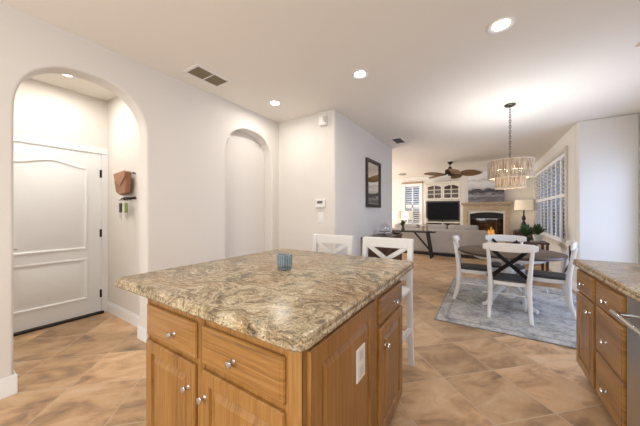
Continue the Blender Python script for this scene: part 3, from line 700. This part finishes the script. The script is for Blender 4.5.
# ------------------------------------------------------------------ things on the walls
t = thing('thermostat', 'white box thermostat with a dark display on the pale wall', 'thermostat', (-2.03, 3.2, 1.43))
MB().bx(-2.115, -1.945, 3.168, 3.2, 1.37, 1.495).build('housing', M_plastic, t, bevel=.012)
MB().bx(-2.075, -1.985, 3.1655, 3.1675, 1.432, 1.468).build('display', M_grey, t)
t = thing('light_switch', 'white light switch plate below the thermostat', 'light switch', (-2.03, 3.2, 1.23))
MB().bx(-2.078, -1.985, 3.193, 3.2, 1.155, 1.305).build('plate', M_plastic, t, bevel=.003)
MB().bx(-2.045, -2.018, 3.186, 3.193, 1.20, 1.26).build('rocker', M_trim, t, bevel=.002)
t = thing('motion_sensor', 'small white motion sensor high on the wall corner above the thermostat', 'sensor', (-1.97, 3.2, 2.63))
MB().bx(-2.03, -1.915, 3.13, 3.2, 2.555, 2.70).build('housing', M_plastic, t, bevel=.015)
MB().bx(-1.957, -1.912, 3.124, 3.15, 2.59, 2.68).build('lens', mat('frosted sensor window', (.5, .48, .44), .3), t, bevel=.006)
t = thing('wall_mirror', 'tall dark framed mirror hanging on the wall past the thermostat', 'mirror', (-1.8, 4.685, 1.84))
win_frame('mirror_frame', fx, 4.32, 5.05, 1.395, 2.285, -1.8, -1.765, .06, mat('near black brown frame', (.022, .014, .010), .4), t)
MB().bx(-1.797, -1.785, 4.39, 4.98, 1.465, 2.215).build('mirror_glass', M_mirror, t)
# key rack in the hall
t = thing('key_rack', 'thin metal hook rail on the hall wall beside the door', 'key rack', (-3.530, 1.36, 1.7))
b = MB(); b.tube([(-3.710, 1.33, 1.745), (-3.360, 1.33, 1.755)], .006, 8)
for x in (-3.680, -3.390): b.tube([(x, 1.36, 1.75), (x, 1.33, 1.75)], .006, 8)
b.build('rail', M_bronze, t, smooth=True)
b = MB(); b.tube([(-3.710, 1.335, 1.47), (-3.370, 1.335, 1.47)], .004, 6); b.bx(-3.710, -3.370, 1.352, 1.36, 1.455, 1.485); b.build('lower_rail', M_bronze, t)
for k in range(5):
    x = -3.680 + .073 * k; MB().tube([(x, 1.352, 1.47), (x, 1.32, 1.46), (x, 1.305, 1.44), (x, 1.30, 1.455)], .004, 6).build('hook', M_bronze, t, smooth=True)
t = thing('leather_pouch', 'tan leather pouch hanging from the hall hook rail', 'pouch', (-3.530, 1.30, 1.6))
prof = [(-3.700, 1.75), (-3.400, 1.77), (-3.390, 1.62), (-3.410, 1.52), (-3.570, 1.50), (-3.680, 1.54), (-3.720, 1.66)]
MB().prism(prof, lambda u, v, w_: (u, w_, v), 1.265, 1.322).build('body', M_leather, t, bevel=.015)
MB().prism([(-3.710, 1.755), (-3.400, 1.775), (-3.400, 1.70), (-3.530, 1.60), (-3.670, 1.68)], lambda u, v, w_: (u, w_, v), 1.253, 1.264).build('flap', mat('worn tan leather', (.34, .17, .09), .5), t, bevel=.004)
for x, lab, mt in ((-3.607, 'bunch of keys with a dark fob on the hall hook rail, nearest the door', M_darkpot), (-3.461, 'bunch of keys with a green tag on the hall hook rail, nearest the kitchen', mat('green tag', (.20, .30, .05), .5))):
    t = thing('key_bunch', lab, 'keys', (x, 1.295, 1.24), group='keys on the hall rail')
    MB().tube([(x + .022 * math.sin(q), 1.296, 1.428 + .022 * math.cos(q)) for q in (2 * math.pi * k / 14 for k in range(15))], .002, 6).build('ring', M_nickel, t)
    MB().bx(x - .035, x + .03, 1.285, 1.299, 1.30, 1.41).build('fob', mt, t, bevel=.006)
    for k in range(2):
        xx = x - .018 + .034 * k; MB().bx(xx - .006, xx + .006, 1.29, 1.294, 1.235 - .02 * k, 1.31).lathe([(.013, 1.287), (.013, 1.296)], (xx, 0, 1.31), 10, axis='y').build('key', M_nickel, t)

# ------------------------------------------------------------------ buffet by the mirror
t = thing('buffet', 'dark brown wooden buffet against the wall under the mirror', 'buffet', (-1.58, 4.66, 0))
MB().bx(-1.78, -1.40, 4.13, 5.20, .10, .845).build('carcass', M_darkwood, t, bevel=.004)
MB().bx(-1.782, -1.38, 4.10, 5.23, .845, .877).build('top', M_darkwood, t, bevel=.004)
for x in (-1.755, -1.425):
    for y in (4.16, 5.17): MB().bx(x - .025, x + .025, y - .025, y + .025, 0, .10).build('foot', M_darkwood, t)
fb = face_right(-1.40)
for k in range(2):
    a = 4.15 + .52 * k; dd = raised(fb, a, a + .505, .13, .82, 'door', M_darkwood, t, t=.018); knob(fb, a + (.45 if k == 0 else .055), .55, dd, .018)
q = thing('cake_stand', 'glass domed cake stand standing on the brown buffet', 'cake stand', (-1.60, 4.79, .8775))
MB().lathe([(.05, 0), (.055, .005), (.015, .02), (.012, .05), (.105, .062), (.11, .072), (.001, .072)], n=28).build('pedestal_plate', mat('pewter', (.30, .30, .31), .3, .9), q, smooth=True, world=False)
MB().lathe([(.095, .073), (.098, .12), (.09, .17), (.055, .205), (.012, .217), (.009, .228), (.014, .238), (.001, .245)], n=28).build('glass_dome', M_cleardome, q, smooth=True, world=False)
q = MB().lathe([(.03, 0), (.09, .012), (.105, .030), (.10, .031), (.08, .018), (.001, .010)], n=28).build('serving_bowl', M_darkpot, smooth=True)
q.location = (-1.47, 5.08, .8775); tag(q, 'shallow dark bowl on the far end of the brown buffet', 'bowl')

# ------------------------------------------------------------------ family room
t = thing('console_table', 'black console table with angled braces behind the grey sofa', 'console table', (-2.05, 7.95, 0))
MB().bx(-2.95, -1.19, 7.78, 8.12, .72, .757).build('top', M_black, t, bevel=.004)
for x in (-2.80, -1.34):
    s = 1 if x > -2 else -1
    for y in (7.83, 8.07): MB().tube([(x - .05 * s, y, .72), (x + .06 * s, y, 0)], .028, square=True).build('leg', M_black, t)
    MB().bx(x - .04, x + .04, 7.86, 8.04, .10, .14).build('stretcher', M_black, t)
    MB().tube([(x - .42 * s, 7.95, .72), (x + .02 * s, 7.95, .20)], .022, square=True).build('brace', M_black, t)
t = thing('sofa', 'long grey fabric sofa with its back to the kitchen', 'sofa', (-1.2, 8.8, 0))
SX0, SX1 = -2.75, .06
MB().bx(SX0, SX1, 8.42, 9.35, .09, .42).build('base', M_sofa, t, bevel=.03, seg=3)
MB().bx(SX0, SX1, 8.40, 8.62, .10, .80).build('backrest', M_sofa, t, bevel=.05, seg=4)
for x0, x1 in ((SX0, SX0 + .2), (SX1 - .2, SX1)): MB().bx(x0, x1, 8.42, 9.35, .10, .66).build('armrest', M_sofa, t, bevel=.06, seg=4)
w3 = (SX1 - .2 - SX0 - .2) / 3
for k in range(3):
    a = SX0 + .2 + w3 * k
    MB().bx(a + .01, a + w3 - .01, 8.64, 9.33, .42, .56).build('seat_cushion', M_sofa, t, bevel=.04, seg=3)
    MB().bx(a + .01, a + w3 - .01, 8.47, 8.78, .50, .935).build('back_cushion', M_sofa, t, bevel=.07, seg=4)
MB().bx(SX0 + .02, SX1 - .02, 8.44, 9.32, 0, .10).build('under_sofa_shade', M_black, t)  # black box standing in for the shade along the sofa's foot
# built-in media unit
t = thing('media_cabinet', 'cream built-in media cabinet with arched glass doors around the television', 'media cabinet', (-1.36, 11.0, 0))
ux0, ux1 = -2.0, -.71
b = MB(); b.bx(ux0, ux0 + .06, 10.75, 11.2, 0, 2.47); b.bx(ux1 - .06, ux1, 10.75, 11.2, 0, 2.47); b.bx(ux0 + .06, ux1 - .06, 10.75, 11.2, 2.40, 2.47); b.bx(ux0 + .06, ux1 - .06, 11.16, 11.2, 0, 2.40)
b.bx(ux0 + .06, ux1 - .06, 10.75, 11.16, 1.74, 1.78); b.bx(ux0 + .06, ux1 - .06, 10.75, 11.16, .90, .95); b.bx(ux0 + .06, ux1 - .06, 10.75, 11.16, 0, .66); b.bx(-1.375, -1.335, 10.75, 11.16, .66, .90); b.build('carcass', M_cream, t, bevel=.003)
for z0, z1 in ((.66, .90), (1.78, 2.40)): MB().bx(ux0 + .06, ux1 - .06, 11.14, 11.158, z0, z1).build('back_panel', M_darkwood, t)
for k in range(2):
    a = ux0 + .065 + k * .585; c = a + .575; b = MB()
    win = [(10.728, 10.748)]
    for q in ((a, a + .05, 1.79, 2.39), (c - .05, c, 1.79, 2.39), (a + .05, c - .05, 1.79, 1.85), ((a + c) / 2 - .014, (a + c) / 2 + .014, 1.85, 2.34), (a + .05, c - .05, 1.995, 2.02), (a + .05, c - .05, 2.15, 2.175)): b.bx(q[0], q[1], 10.728, 10.748, q[2], q[3])
    top = [(a + .05, 2.39), (a + .05, 2.27)] + [(a + .05 + (c - a - .1) * i / 10, 2.27 + .065 * math.sin(math.pi * i / 10)) for i in range(1, 10)] + [(c - .05, 2.27), (c - .05, 2.39)]
    pr = MB(); b.prism(top, lambda u, v, w_: (u, w_, v), 10.728, 10.748); pr.bm.free()
    dr = b.build('door', M_cream, t)
    MB().bx(a + .05, c - .05, 10.736, 10.740, 1.85, 2.33).build('pane', M_pane, dr)
t = thing('television', 'large dark flat television in the cream media cabinet', 'television', (-1.36, 10.72, .95))
MB().bx(-1.90, -.81, 10.74, 10.79, 1.01, 1.70).build('housing', M_black, t, bevel=.005)
MB().bx(-1.885, -.825, 10.737, 10.741, 1.03, 1.685).build('screen', M_screen, t)
MB().bx(-1.55, -1.17, 10.755, 10.90, .95, .962).bx(-1.39, -1.33, 10.76, 10.785, .96, 1.02).build('stand', M_black, t)
for x, lb in ((-1.66, 'flat black media box on the left shelf below the television'), (-1.05, 'flat black media box on the right shelf below the television')):
    tag(MB().bx(x - .22, x + .22, 10.80, 11.10, .661, .80).build('media_box', M_black, bevel=.004), lb, 'media box')
# fireplace
t = thing('fireplace', 'beige mantel fireplace with a lit fire behind dark glass', 'fireplace', (.06, 10.2, 0))
b = MB(); b.bx(-.70, .74, 10.03, 10.2, 1.575, 1.635); b.bx(-.66, .70, 10.07, 10.2, 1.535, 1.575); b.build('mantel_shelf', M_beige, t, bevel=.012)
MB().bx(-.63, .67, 10.11, 10.2, 1.36, 1.535).build('frieze', M_beige, t, bevel=.004)
for x0, x1 in ((-.63, -.50), (.54, .67)): MB().bx(x0, x1, 10.11, 10.2, 0, 1.36).build('pilaster', M_beige, t, bevel=.006)
pts = [(-.50, 1.36), (-.50, 1.255)] + [(-.43 + .98 * i / 12, 1.255 + .055 * math.sin(math.pi * i / 12)) for i in range(13)] + [(.54, 1.255), (.54, 1.36)]
MB().prism(pts, lambda u, v, w_: (u, w_, v), 10.14, 10.2).build('arched_header', M_cream, t)
b = MB(); b.bx(-.50, -.43, 10.15, 10.2, .42, 1.255); b.bx(.50, .54, 10.15, 10.2, .42, 1.255); b.bx(-.50, .54, 10.15, 10.2, .0, .44); b.build('inner_surround', M_cream, t, bevel=.004)
MB().bx(-.43, .50, 10.19, 10.20, 1.10, 1.30).build('metal_hood', M_dark, t); MB().bx(-.43, .50, 10.19, 10.20, .44, .50).build('lower_grate', M_dark, t)
b = MB(); b.bx(-.43, .555, 10.72, 10.748, .421, 1.358); b.bx(-.428, -.41, 10.25, 10.72, .421, 1.358); b.bx(.535, .553, 10.25, 10.72, .421, 1.358); b.bx(-.43, .555, 10.25, 10.72, .421, .43); b.build('firebox_lining', M_firebrick, t)
MB().bx(-.43, .50, 10.205, 10.209, .50, 1.10).build('glass_panel', M_fireglass, t)
for k in range(3): MB().tube([(-.15 + .08 * k, 10.35 + .1 * k, .47 + .03 * k), (.32 - .05 * k, 10.45 + .07 * k, .50 + .04 * k)], .045, 10).build('log', M_log, t, smooth=True)
b = MB()
for x, y, h in ((.10, 10.45, .24), (.17, 10.42, .34), (.23, 10.47, .26)):
    b.lathe([(.001, .50), (.05, .53), (.055, .57), (.03, .50 + h * .6), (.001, .50 + h)], (x, y, 0), 10)
b.build('flames', M_flame, t, smooth=True)
lamp('fire_glow', 'POINT', (.08, 10.4, .8), 1.5, (1, .6, .25), size=.1)
p = thing('seascape_painting', 'unframed grey abstract seascape canvas leaning on the mantel', 'painting', (.02, 10.14, 1.635))
b = MB(); b.bx(-.5, .5, -.018, .018, 0, 1.03)
o = b.build('canvas', M_paint, p, world=False); p.rotation_euler = (R(-4), 0, 0); p.location = (.02, 10.105, 1.637)
# chest and lamp right of the fireplace
t = thing('side_chest', 'dark brown chest in the corner right of the fireplace', 'chest', (.93, 9.85, 0))
MB().bx(.74, 1.22, 9.62, 10.10, .06, .745).build('body', M_darkwood, t, bevel=.006)
for z0, z1 in ((.10, .40), (.42, .71)):
    dr = MB().bx(.77, 1.19, 9.605, 9.62, z0, z1).build('drawer', M_darkwood, t, bevel=.003); MB().sphere((.98, 9.597, (z0 + z1) / 2), .014).build('knob', M_nickel, dr)
for x in (.77, 1.19):
    for y in (9.65, 10.07): MB().bx(x - .025, x + .025, y - .025, y + .025, 0, .06).build('foot', M_darkwood, t)
def table_lamp(loc, label, R1, R2, h0_, h1, base_prof, mshade, mbase, power, col):
    t = thing('table_lamp', label, 'lamp', loc)
    MB().lathe(base_prof, n=20).build('base', mbase, t, smooth=True, world=False)
    MB().lathe([(R1, h0_), (R2, h1)], n=32, cap=False).build('lamp_shade', mshade, t, smooth=True, world=False)
    b = MB(); b.lathe([(.006, base_prof[-1][1] - .01), (.006, h1)], n=8)
    for k in range(3): a = 2 * math.pi * k / 3; b.tube([(0, 0, h1 - .01), (R2 * math.cos(a), R2 * math.sin(a), h1 - .01)], .003, 6)
    b.build('harp', M_bronze, t, world=False)
    lamp('table_lamp_bulb', 'POINT', (loc[0], loc[1], loc[2] + (h0_ + h1) / 2), power, col, size=.05); return t
table_lamp((.98, 9.82, .745), 'tall dark turned table lamp with a glowing cream drum shade beside the fireplace', .235, .215, .63, .93,
    [(.001, 0), (.085, 0), (.085, .02), (.045, .04), (.03, .09), (.06, .15), (.07, .20), (.04, .27), (.025, .31), (.055, .36), (.045, .42), (.022, .47), (.02, .60), (.012, .66)], M_glow_shade, mat('dark pewter lamp base', (.05, .05, .05), .35, .5), 2, (1, .75, .45))
t = thing('end_table', 'small dark end table behind the sofa below the narrow window', 'end table', (-2.48, 10.05, 0))
MB().bx(-2.73, -2.23, 9.8, 10.3, .56, .60).build('top', M_darkwood, t, bevel=.004)
for x in (-2.70, -2.26):
    for y in (9.83, 10.27): MB().bx(x - .02, x + .02, y - .02, y + .02, 0, .56).build('leg', M_darkwood, t)
table_lamp((-2.48, 10.05, .60), 'table lamp with a bright white drum shade in front of the narrow window', .22, .20, .44, .74,
    [(.001, 0), (.07, 0), (.07, .02), (.03, .06), (.05, .16), (.055, .24), (.03, .34), (.012, .40), (.01, .48)], M_white_shade, M_pot, 2, (1, .82, .58))
t = thing('end_table', 'small dark end table in the family room corner, beside the left wall end', 'end table', (-3.15, 10.6, 0))
MB().bx(-3.4, -2.9, 10.35, 10.85, .56, .60).build('top', M_darkwood, t, bevel=.004)
for x in (-3.37, -2.93):
    for y in (10.38, 10.82): MB().bx(x - .02, x + .02, y - .02, y + .02, 0, .56).build('leg', M_darkwood, t)
table_lamp((-3.02, 10.6, .60), 'table lamp with a cream shade half hidden behind the mirror wall end', .21, .17, .46, .77,
    [(.001, 0), (.07, 0), (.07, .02), (.03, .06), (.05, .16), (.055, .24), (.03, .34), (.012, .40), (.01, .50)], M_glow_shade, M_pot, 1.5, (1, .80, .55))
# console decor
def leafy(name, label, loc, pot_prof, mpot, mleaf, n, ln, z0, spread=.8, wid=.022):
    t = thing(name, label, 'plant', loc)
    MB().lathe(pot_prof, n=18).build('pot', mpot, t, smooth=True, world=False); b = MB()
    for k in range(n):
        a = random.uniform(0, 6.28); e_ = random.uniform(.15, 1.35) * spread; l = ln * random.uniform(.6, 1); ca, sa = math.cos(a), math.sin(a)
        path = [Vector((ca * q * l * math.sin(e_), sa * q * l * math.sin(e_), z0 + q * l * math.cos(e_ * (.6 + .5 * q)))) for q in (0, .35, .7, 1)]
        b.tube(path, [.003, wid * .8, wid, .002], 6, flat=(1, .12))
    b.build('leaves', mleaf, t, smooth=True, world=False); return t
leafy('potted_plant', 'small green plant in a dark vase on the black console', (-2.10, 7.95, .757), [(.001, 0), (.05, 0), (.055, .06), (.035, .12), (.03, .13), (.001, .13)], M_darkpot, M_green, 34, .24, .11)
t = thing('candle_holder', 'tall tan candle holder near the right end of the black console', 'candle holder', (-1.42, 7.98, .757))
MB().lathe([(.001, 0), (.06, 0), (.06, .02), (.02, .05), (.03, .12), (.018, .20), (.04, .24), (.04, .25)], n=18).build('stand', M_tan, t, smooth=True, world=False)
MB().lathe([(.03, .25), (.03, .37), (.001, .372)], n=16).build('candle', mat('ivory wax', (.7, .62, .48), .5), t, smooth=True, world=False)
t = thing('candle_holder', 'short tan candle holder beside the taller one on the console', 'candle holder', (-1.54, 8.02, .757))
MB().lathe([(.001, 0), (.05, 0), (.05, .02), (.02, .05), (.028, .10), (.035, .15)], n=18).build('stand', M_tan, t, smooth=True, world=False)
MB().lathe([(.028, .15), (.028, .25), (.001, .252)], n=16).build('candle', mat('ivory wax', (.7, .62, .48), .5), t, smooth=True, world=False)
# little table with two plants by the dining window
t = thing('plant_stand', 'low dark plant table under the shuttered window', 'plant stand', (.78, 6.65, 0))
MB().bx(.53, 1.02, 6.38, 6.92, .69, .725).build('top', M_darkwood, t, bevel=.004)
for x in (.56, .99):
    for y in (6.41, 6.89): MB().bx(x - .02, x + .02, y - .02, y + .02, 0, .69).build('leg', M_darkwood, t)
leafy('potted_plant', 'bushy dark green plant in a dark pot beside the shutters', (.68, 6.50, .725), [(.001, 0), (.06, 0), (.085, .10), (.08, .105), (.001, .10)], M_darkpot, M_green, 90, .27, .09, .75, .028)
leafy('potted_plant', 'smaller green plant in a white pot beside the shutters', (.90, 6.78, .725), [(.001, 0), (.06, 0), (.085, .12), (.08, .125), (.001, .115)], M_pot, M_green, 60, .27, .11, .7, .026)
